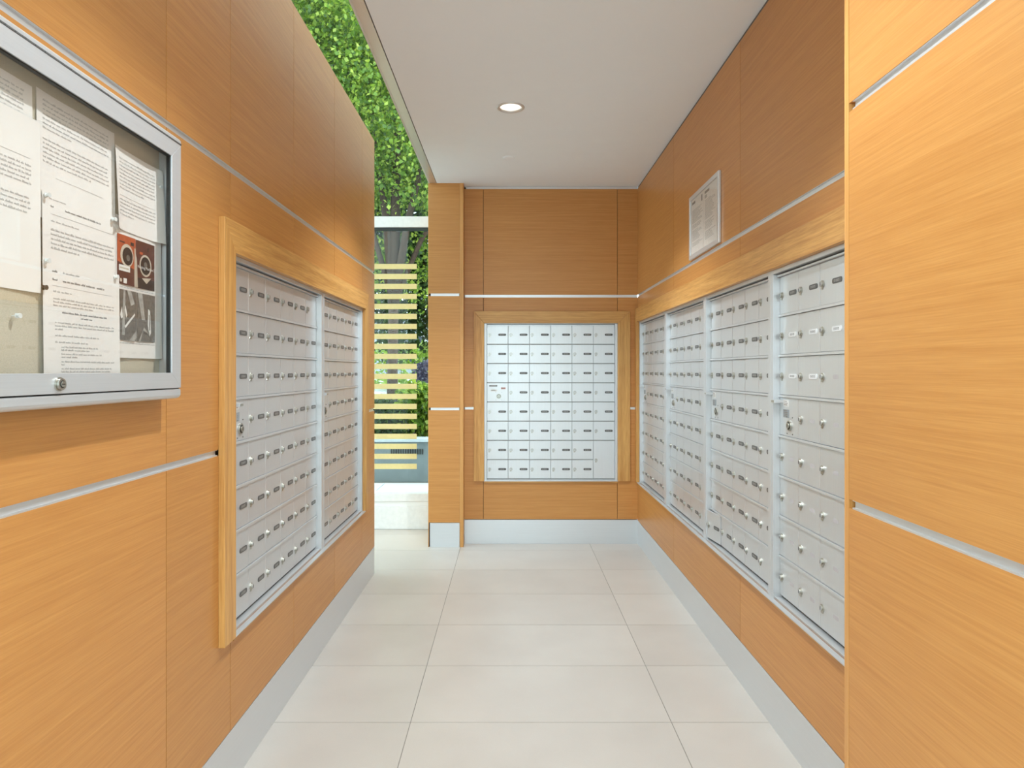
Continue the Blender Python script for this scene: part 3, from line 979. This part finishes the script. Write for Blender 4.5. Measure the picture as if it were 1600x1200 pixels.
def caption(x, z, size, text, mat):
    def run(o, h, cy):
        c = bpy.data.curves.new('caption', 'FONT')
        c.body = text; c.size = size; c.align_x = 'CENTER'
        t = bpy.data.objects.new('caption', c); COL.objects.link(t)
        t.parent = o; t.location = (x, -0.0066, h - z); t.rotation_euler = (PI / 2, 0, 0)
        c.materials.append(mat)
        dg = bpy.context.evaluated_depsgraph_get()
        me = bpy.data.meshes.new_from_object(t.evaluated_get(dg))
        tm = bpy.data.objects.new('caption', me); COL.objects.link(tm); tm.parent = o; tm.location = t.location; tm.rotation_euler = t.rotation_euler
        bpy.data.objects.remove(t, do_unlink=True)
        tm['kind'] = 'stuff'
    return run
ph1 = photo(0.004, 0.068, 0.036, 0.134, [('rect', 'ph_brown', 0, 1, 0, 1), ('poly', 'ph_red', [(0, 0.45), (1, 0.35), (1, 1), (0, 1)]), ('rect', 'ph_light', 0.93, 1, 0, 0.8),
    ('rect', 'ph_dark', 0.72, 0.9, 0.83, 0.9), ('rect', 'ph_brown', 0.12, 0.4, 0.84, 0.87), ('disc', 'ph_light', 0.52, 0.60, 0.36), ('disc', 'ph_dark', 0.55, 0.59, 0.28),
    ('disc', 'ph_grey', 0.58, 0.56, 0.10), ('rect', 'ph_white', 0.08, 0.68, 0.27, 0.39), ('rect', 'ph_light', 0.12, 0.6, 0.315, 0.345), ('rect', 'ph_white', 0.32, 0.50, 0.03, 0.13), ('disc', 'ph_light', 0.18, 0.08, 0.06)])
ph2 = photo(0.072, 0.144, 0.036, 0.134, [('rect', 'ph_brown', 0, 1, 0, 1), ('rect', 'ph_dark', 0, 1, 0, 0.22), ('poly', 'ph_light', [(0, 0), (0.1, 0), (0.05, 0.6), (0, 0.7)]), ('rect', 'ph_red', 0.2, 0.36, 0.72, 0.77),
    ('rect', 'ph_dark', 0.6, 0.68, 0.82, 0.9), ('disc', 'ph_light', 0.5, 0.50, 0.32), ('disc', 'ph_dark', 0.5, 0.5, 0.26), ('disc', 'ph_grey', 0.5, 0.52, 0.09), ('poly', 'ph_light', [(0.3, 0.22), (0.8, 0.26), (0.55, 0.12)])])
ph3 = photo(0.005, 0.070, 0.144, 0.244, [('rect', 'ph_grey', 0, 1, 0, 1), ('poly', 'ph_pale', [(0.3, 1), (0.4, 1), (0.36, 0.1), (0.22, 0.1)]), ('poly', 'ph_pale', [(0.5, 1), (0.7, 0.7), (0.9, 0.75), (0.7, 1)]),
    ('poly', 'ph_white', [(0.12, 0.5), (0.22, 0.66), (0.26, 0.45), (0.18, 0.42)]), ('poly', 'ph_white', [(0.40, 0.7), (0.5, 0.5), (0.44, 0.45), (0.36, 0.6)]), ('poly', 'ph_white', [(0.35, 0.28), (0.9, 0.56), (0.92, 0.52), (0.4, 0.24)]), ('poly', 'ph_pale', [(0.6, 0), (1, 0.22), (1, 0.08), (0.9, 0)])])
ph4 = photo(0.074, 0.145, 0.144, 0.244, [('rect', 'ph_grey', 0, 1, 0, 1), ('poly', 'ph_pale', [(0.06, 1), (0.3, 1), (0.45, 0.45), (0.28, 0.45)]), ('poly', 'ph_white', [(0.62, 0.7), (0.72, 0.66), (0.78, 0.2), (0.7, 0.12), (0.6, 0.35)]),
    ('poly', 'ph_dark', [(0.66, 0.58), (0.69, 0.58), (0.72, 0.25), (0.68, 0.25)]), ('poly', 'ph_pale', [(0.1, 0), (0.4, 0.3), (0.7, 0.15), (0.35, 0.24), (0.2, 0)])])
L_D = para(0.006, 0.145, 0.137, 1, last=1) + para(0.006, 0.145, 0.2475, 1, last=1)
paper(1.303, 1.4655, 0.170, 0.279, 2, 'sheet with two red washing machine photos above two grey photos, right of the board', L_D, [ph1, ph2, ph3, ph4, caption(0.108, 0.094, 0.0082, 'Washing Machine Door', M['ph_white'])], seed=7, curl=0.003)

M['pin'] = plain('clear_pin_plastic', s2l(226, 224, 220), 0.1, 0.0)
M['pin_dark'] = plain('dark_pin', s2l(92, 84, 74), 0.4, 0.6)
def pin(y, z, label, mat):
    mb = MB()
    mb.cyl((0, 0), 'x', 0.0008, 0.0, 0.008, 8)
    mb.cyl((0, 0), 'x', 0.0042, 0.0075, 0.0088, 14)
    mb.cyl((0, 0), 'x', 0.0028, 0.0088, 0.0125, 14, r1=0.0024)
    mb.cyl((0, 0), 'x', 0.0040, 0.0125, 0.014, 14)
    o = mb.build('push_pin', mat, origin=(0, 0, 0)); o.location = (XL + 0.0085, y, z)
    tag(o, label, 'push pin', 'push pins in the notice board')
pin(1.099, 1.297, 'dark push pin at the lower corner of the left letter', M['pin_dark'])
pin(1.106, 1.450, 'clear push pin at the top left of the centre memo', M['pin'])
pin(1.292, 1.452, 'clear push pin at the top right of the centre memo', M['pin'])
pin(1.106, 1.342, 'clear push pin at the top left of the dated notice', M['pin'])
pin(1.299, 1.342, 'clear push pin between the dated notice and the photo sheet', M['pin'])
pin(1.462, 1.560, 'clear push pin on the curling sheet at upper right', M['pin'])
pin(1.040, 1.246, 'clear push pin alone on the bare linen panel', M['pin'])

# ------------------------------------------------------------------ framed notice on the right wall
nf = tag(empty('framed_notice', (XR, 3.176, 1.682), -PI / 2), 'silver framed notice with two printed pages, on the right wall above the mailboxes', 'notice')
NW, NH = 0.452, 0.294
fr = MB()
t_ = 0.020
fr.prism([(0, 0), (NW, 0), (NW - t_, t_), (t_, t_)], 'y', -0.011, -0.0005)
fr.prism([(0, NH), (t_, NH - t_), (NW - t_, NH - t_), (NW, NH)], 'y', -0.011, -0.0005)
fr.prism([(0, 0), (t_, t_), (t_, NH - t_), (0, NH)], 'y', -0.011, -0.0005)
fr.prism([(NW, 0), (NW, NH), (NW - t_, NH - t_), (NW - t_, t_)], 'y', -0.011, -0.0005)
fr.build('frame', M['alu_Y'], nf, bevel=0.0015)
MB().box(t_, NW - t_, -0.005, -0.001, t_, NH - t_).build('backing', M['paper'], nf)
for q in range(2):
    pg = MB(); x0 = t_ + 0.003 + q * 0.202
    pg.box(x0, x0 + 0.198, -0.0062, -0.0052, t_ + 0.002, NH - t_ - 0.002)
    pgo = pg.build('page', M['paper'], nf)
    tx_ = MB(); rnd = random.Random(q)
    tx_.box(x0 + 0.018, x0 + (0.07 if q == 0 else 0.085), -0.0066, -0.0062, NH - t_ - 0.024, NH - t_ - 0.013, 1)
    if q == 0: tx_.box(x0 + 0.168, x0 + 0.184, -0.0066, -0.0062, NH - t_ - 0.040, NH - t_ - 0.012, 1)
    else: tx_.box(x0 + 0.018, x0 + 0.05, -0.0066, -0.0062, NH - t_ - 0.044, NH - t_ - 0.030, 0)
    z = NH - t_ - 0.055
    while z > t_ + 0.03:
        p = x0 + 0.022
        e = x0 + rnd.uniform(0.10, 0.178)
        while p < e:
            wl_ = rnd.uniform(0.008, 0.02)
            tx_.box(p, p + wl_, -0.0065, -0.0062, z, z + 0.0026, 0)
            p += wl_ + 0.003
        z -= 0.0062 if rnd.random() > 0.18 else 0.013
    t = tx_.build('printed_text', [M['ink'], M['ink_dark']]); t['kind'] = 'stuff'
    t.location = Vector(t.location) - Vector(pgo.location); t.parent = pgo
MB().box(t_, NW - t_, -0.0088, -0.0078, t_, NH - t_).build('glass', M['clear'], nf)

# ------------------------------------------------------------------ outdoors
tag(MB().box(-14, 8, YW + 0.14, 40, -0.25, -0.02).build('ground_outdoor', M['asphalt']), kind='structure')
pv = MB()
slab_me = None
gp = tag(MB().box(-5.0, 0.8, YW + 0.14, 7.04, -0.02, -0.004).build('pavement', M['grout']), kind='structure')
for i in range(8):
    for j in range(3):
        x0 = -4.6 + 0.66 * i; y0 = YW + 0.15 + 0.62 * j
        o = MB().box(x0 + 0.004, x0 + 0.656, y0 + 0.004, y0 + 0.616, -0.004, 0.004).build('paving_slab', M['paving'])
        reparent_local(o, gp)
g3 = MB(); g3.box(-14, 14, -16, -4.09, -0.25, -0.02); g3.box(-14, -4.09, -4.09, YW + 0.14, -0.25, -0.02); g3.box(3.09, 14, -4.09, YW + 0.14, -0.25, -0.02)
tag(g3.build('ground_entrance', M['paving']), kind='structure')

pl = tag(empty('planter', (-2.0, 7.04, 0)), 'grey concrete planter with a pale cap outside the window', 'planter')
def ppart(mb, nm, mat, **kw):
    o = mb.build(nm, mat, **kw); o.location = Vector(o.location) - Vector(pl.location); o.parent = pl; return o
ppart(MB().box(-5.5, 1.5, 7.04, 7.20, 0, 0.42), 'wall', M['concrete'])
ppart(MB().box(-5.52, 1.52, 7.01, 7.24, 0.42, 0.455), 'cap', M['cap'], bevel=0.004)
ppart(MB().box(-5.5, 1.5, 7.20, 9.0, 0, 0.36), 'soil', M['soil'])
ppart(MB().box(-5.5, 1.5, 9.0, 9.15, 0, 0.42), 'wall', M['concrete'])
for k in range(14):  # row of dark upright bars on the planter front
    x = -1.255 + k * 0.025
    ppart(MB().box(x, x + 0.013, 7.032, 7.041, 0.29, 0.345), 'dark_bar', M['slot'])

rng = np.random.default_rng(5)
def leaf_cloud(name, pts, size, mat, parent=None, droop=0.5):
    """one mesh of small folded leaves at the given points"""
    n_ = len(pts)
    d = rng.normal(size=(n_, 3)); d[:, 2] -= droop
    d /= np.linalg.norm(d, axis=1)[:, None]
    r = rng.normal(size=(n_, 3)); s = np.cross(d, r); s /= np.linalg.norm(s, axis=1)[:, None]
    up = np.cross(s, d)
    L = (size * rng.uniform(0.7, 1.3, n_))[:, None]
    a = pts; b_ = pts + d * L * 0.45 + s * L * 0.42 + up * L * 0.10
    c = pts + d * L; e = pts + d * L * 0.45 - s * L * 0.42 + up * L * 0.10
    V = np.stack([a, b_, c, e], 1).reshape(-1, 3)
    base = np.arange(n_) * 4
    T = np.stack([base, base + 1, base + 2, base, base + 2, base + 3], 1).reshape(-1)
    me = bpy.data.meshes.new(name)
    me.vertices.add(len(V)); me.vertices.foreach_set('co', V.astype(np.float32).ravel())
    me.loops.add(len(T)); me.loops.foreach_set('vertex_index', T.astype(np.int32))
    me.polygons.add(n_ * 2); me.polygons.foreach_set('loop_start', (np.arange(n_ * 2) * 3).astype(np.int32))
    me.polygons.foreach_set('loop_total', np.full(n_ * 2, 3, np.int32))
    me.update(calc_edges=True); me.validate()
    me.materials.append(mat)
    o = bpy.data.objects.new(name, me); COL.objects.link(o)
    if parent is not None: o.parent = parent
    return o

def tree(base, stems, blobs, n_leaf, size, mat, label, trunk_r, lean=0.0, fork=2.0):
    t = tag(empty('tree', base), label, 'tree', 'trees outside the window')
    tr = MB()
    tr.tube([(0, 0, -0.05), (lean * 0.3, 0, fork * 0.5), (lean, 0, fork)], [trunk_r * 1.25, trunk_r, trunk_r * 0.95], 10)
    tr.build('trunk', M['bark'], t, origin=(0, 0, 0), smooth=True)
    for (ex, ey, ez, r) in stems:
        m = MB()
        m.tube([(lean, 0, fork - 0.1), (lean + ex * 0.3, ey * 0.3, fork + (ez - fork) * 0.35), (lean + ex * 0.7, ey * 0.7, fork + (ez - fork) * 0.7), (lean + ex, ey, ez)],
               [r, r * 0.8, r * 0.5, r * 0.2], 8)
        m.build('branch', M['bark'], t, origin=(0, 0, 0), smooth=True)
    P = []
    tot = sum(b[3] * b[4] * b[5] for b in blobs)
    for (cx, cy_, cz, rx, ry, rz) in blobs:
        k = int(n_leaf * rx * ry * rz / tot)
        v = rng.normal(size=(k, 3)); v /= np.linalg.norm(v, axis=1)[:, None]
        rad = rng.uniform(0.25, 1.0, k) ** (1 / 2.2)
        p = v * rad[:, None] * np.array([rx, ry, rz]) + np.array([cx, cy_, cz])
        cl = rng.normal(size=(max(1, k // 14), 3)) * 0.0
        # gather leaves into twigs
        g = p[rng.integers(0, len(p), k)] * 0.0 + p[(np.arange(k) // 16) * 16 % max(1, len(p))]
        p = g + rng.normal(size=(k, 3)) * size * 1.9
        P.append(p)
    lf = leaf_cloud('foliage', np.concatenate(P), size, mat, t)
    lf['kind'] = 'stuff'
    return t

tree((-1.50, 8.5, 0.36), [(-0.35, 0.1, 4.6, 0.06), (0.05, 0.2, 5.6, 0.075), (0.6, -0.1, 4.4, 0.055), (-0.9, 0.3, 4.0, 0.04), (1.1, 0.3, 3.8, 0.04)],
     [(-0.6, 0.3, 4.2, 1.5, 1.3, 1.3), (0.6, 0.2, 3.9, 1.4, 1.3, 1.3), (-0.1, 0.2, 5.6, 1.6, 1.4, 1.4), (-1.6, 0.3, 5.2, 1.3, 1.2, 1.3), (0.9, 0.7, 2.5, 0.8, 0.7, 0.5), (-0.7, 0.8, 2.4, 0.9, 0.6, 0.5), (0.35, 0.9, 1.95, 0.45, 0.4, 0.35)],
     62000, 0.055, M['leaf'], 'slender street tree with forked dark trunk behind the striped glass', 0.065, 0.02, 1.75)
tree((-4.2, 10.5, -0.02), [(-0.4, 0.1, 5.6, 0.09), (0.6, 0.2, 6.4, 0.09), (1.0, -0.2, 5.0, 0.07)],
     [(0, 0, 5.4, 2.2, 1.8, 1.8), (1.2, 0.2, 6.2, 1.8, 1.6, 1.7), (0.2, 0, 7.4, 2.0, 1.7, 1.6), (0.9, 0.2, 4.0, 1.2, 1.0, 0.8)],
     52000, 0.075, M['leaf'], 'leafy green tree above the left partition, left of the forked trunk', 0.12, 0.1, 2.8)
tree((-1.2, 14.5, 0.0), [(-0.6, 0.1, 5.0, 0.09), (0.8, 0.2, 5.4, 0.09)],
     [(0, 0, 4.6, 2.6, 1.8, 1.9), (-1.6, 0.2, 6.4, 2.4, 1.6, 1.9), (0.8, 0, 6.6, 2.2, 1.7, 1.8), (0.2, 0.3, 3.0, 2.2, 1.2, 1.0), (-2.0, 0, 3.6, 1.8, 1.2, 1.1), (-0.9, 0.2, 2.3, 1.7, 1.0, 0.7), (0.6, 0.2, 2.2, 1.3, 1.0, 0.6)],
     78000, 0.10, M['leaf_dark'], 'dark green tree across the street, seen between column and partition', 0.13, 0.0, 2.6)
tree((-5.4, 17.5, 0.0), [(-0.6, 0.1, 6.0, 0.1), (0.8, 0.2, 6.6, 0.1)],
     [(0, 0, 6.0, 3.0, 2.0, 2.4), (1.8, 0.2, 8.6, 2.8, 2.0, 2.2), (-1.8, 0, 8.6, 2.6, 2.0, 2.2), (0.5, 0, 10.6, 2.6, 1.8, 1.6)],
     46000, 0.11, M['leaf'], 'tall light green tree furthest behind the others', 0.15, 0.0, 3.4)

def bush(name, lo, hi, n_, size, mat, label, cat, group=None, bumps=0.08):
    lo, hi = np.array(lo), np.array(hi)
    o = tag(empty(name, ((lo[0] + hi[0]) / 2, (lo[1] + hi[1]) / 2, lo[2])), label, cat, group)
    c = np.array(o.location)
    p = rng.uniform(0, 1, (n_, 3))
    face = rng.integers(0, 4, n_)
    p[face == 0, 1] *= 0.15
    p[face == 1, 2] = 1 - p[face == 1, 2] * 0.15
    p = lo + p * (hi - lo)
    top = hi[2] + bumps * np.sin(p[:, 0] * 7.0) * np.cos(p[:, 1] * 5.0)
    p[:, 2] = lo[2] + (p[:, 2] - lo[2]) * (top - lo[2]) / (hi[2] - lo[2])
    f = leaf_cloud('foliage', p - c, size, mat, o, 0.0); f['kind'] = 'stuff'
    m = MB()
    k = 0
    for x in np.arange(lo[0] + 0.15, hi[0], 0.35):
        xx = float(x - c[0])
        m.tube([(xx, 0, -0.02), (xx + 0.05, 0.02, (hi[2] - lo[2]) * 0.5), (xx - 0.04, -0.03, (hi[2] - lo[2]) * 0.85)], [0.014, 0.01, 0.004], 6)
    s = m.build('stems', M['bark'], o, origin=(0, 0, 0)); s['kind'] = 'stuff'
    return o
bush('hedge', (-4.6, 7.26, 0.36), (-1.12, 7.85, 0.80), 9000, 0.06, M['leaf_dark'], 'low trimmed green hedge in the concrete planter', 'hedge')
bush('shrub', (-1.25, 7.3, 0.36), (-0.3, 8.0, 1.0), 4200, 0.065, M['leaf'], 'taller bright green shrub in the planter next to the column', 'shrub')
bush('shrub', (-1.35, 9.3, 0.0), (-0.7, 9.8, 1.22), 1500, 0.06, M['leaf_purple'], 'purple grey shrub behind the planter', 'shrub')
bush('hedge', (-8.0, 15.4, 0.0), (2.0, 16.4, 1.75), 9000, 0.12, M['leaf_yellow'], 'pale yellow green hedge across the street behind the car', 'hedge')

# parked car seen side-on behind the hedge
M['car_paint'] = plain('silver_car_paint', s2l(222, 226, 230), 0.22, 0.3)
M['car_glass'] = plain('dark_car_glass', s2l(60, 70, 78), 0.08, 0.0)
M['rubber'] = plain('tyre_rubber', s2l(34, 34, 35), 0.8)
M['lampglass'] = plain('headlamp_glass', s2l(230, 232, 235), 0.1, 0.2)
car = tag(empty('car', (-3.95, 12.0, -0.02)), 'silver car parked across the pavement behind the tree trunk', 'car')
def loft(secs):
    """secs: list of cross-sections, each a list of (x, y, z) of the same length"""
    n_ = len(secs[0]); mb = MB(); vs_ = [p for s in secs for p in s]; fs = []
    for i in range(len(secs) - 1):
        for k in range(n_):
            fs.append((i * n_ + k, i * n_ + (k + 1) % n_, (i + 1) * n_ + (k + 1) % n_, (i + 1) * n_ + k))
    fs.append(tuple(range(n_))[::-1]); fs.append(tuple((len(secs) - 1) * n_ + k for k in range(n_)))
    return mb.add(vs_, fs)
def section(x, hw, z0, z1):
    return [(x, -hw * 0.92, z0), (x, -hw, z0 + (z1 - z0) * 0.35), (x, -hw * 0.98, z0 + (z1 - z0) * 0.75), (x, -hw * 0.86, z1),
            (x, hw * 0.86, z1), (x, hw * 0.98, z0 + (z1 - z0) * 0.75), (x, hw, z0 + (z1 - z0) * 0.35), (x, hw * 0.92, z0)]
body = loft([section(x, hw, z0, z1) for x, hw, z0, z1 in ((-2.25, 0.70, 0.40, 0.86), (-2.1, 0.84, 0.26, 0.98), (-1.3, 0.90, 0.22, 1.0), (0.6, 0.90, 0.22, 0.96), (1.2, 0.90, 0.22, 0.90), (1.9, 0.84, 0.24, 0.80), (2.18, 0.70, 0.28, 0.66), (2.26, 0.55, 0.34, 0.56))])
smooth_by_angle(body.build('body', M['car_paint'], car, origin=(0, 0, 0)), 0.9)
cab = loft([section(x, hw, z0, z1) for x, hw, z0, z1 in ((-2.0, 0.70, 0.95, 0.99), (-1.25, 0.72, 0.95, 1.38), (-0.4, 0.74, 0.95, 1.44), (0.3, 0.72, 0.93, 1.36), (1.05, 0.72, 0.90, 0.95))])
smooth_by_angle(cab.build('windows', M['car_glass'], car, origin=(0, 0, 0)), 0.9)
rf = loft([section(x, hw, z0, z1) for x, hw, z0, z1 in ((-1.3, 0.66, 1.36, 1.40), (-0.4, 0.68, 1.42, 1.46), (0.3, 0.66, 1.35, 1.38))])
smooth_by_angle(rf.build('roof', M['car_paint'], car, origin=(0, 0, 0)), 0.9)
for sx in (-1.4, 1.4):
    for sy in (-0.86, 0.86):
        w_ = MB(); w_.cyl((sx, 0.32), 'y', 0.32, sy - 0.1, sy + 0.1, 24)
        wo = w_.build('wheel', M['rubber'], car, origin=(0, 0, 0))
        MB().cyl((sx, 0.32), 'y', 0.19, sy - 0.11, sy + 0.11, 16).build('rim', M['alu_X'], wo, origin=(0, 0, 0))
for sy in (-0.72, 0.72):
    MB().box(2.0, 2.16, sy - 0.1, sy + 0.1, 0.60, 0.70).build('headlamp', M['lampglass'], car, origin=(0, 0, 0), bevel=0.02)
for sy in (-0.84, 0.84):
    MB().box(0.55, 0.72, sy - 0.1, sy + 0.1, 0.93, 1.05).build('mirror', M['car_paint'], car, origin=(0, 0, 0), bevel=0.03)

# low building across the street
M['bld'] = plain('far_building_grey', s2l(168, 176, 184), 0.8, 0, 0.05, 1)
bu = tag(empty('building', (-2.0, 24.0, 0)), 'low grey building far across the street with a white base', 'building')
MB().box(-8, 7, 0, 6, 0.9, 3.0).build('wall', M['bld'], bu)
MB().box(-8, 7, -0.05, 6, 0, 0.9).build('base', M['white_paint'], bu)
MB().box(-8.2, 7.2, -0.3, 6.2, 3.0, 3.2).build('roof', M['white_paint'], bu)
for k in range(6):
    w_ = MB().box(-7.4 + 2.4 * k, -5.8 + 2.4 * k, -0.06, 0.0, 1.3, 2.5).build('window', M['white_metal'], bu)
    pn = MB().box(-7.3 + 2.4 * k, -5.9 + 2.4 * k, -0.08, -0.06, 1.4, 2.4).build('pane', M['car_glass'])
    pn.location = Vector(pn.location) - Vector(w_.location); pn.parent = w_
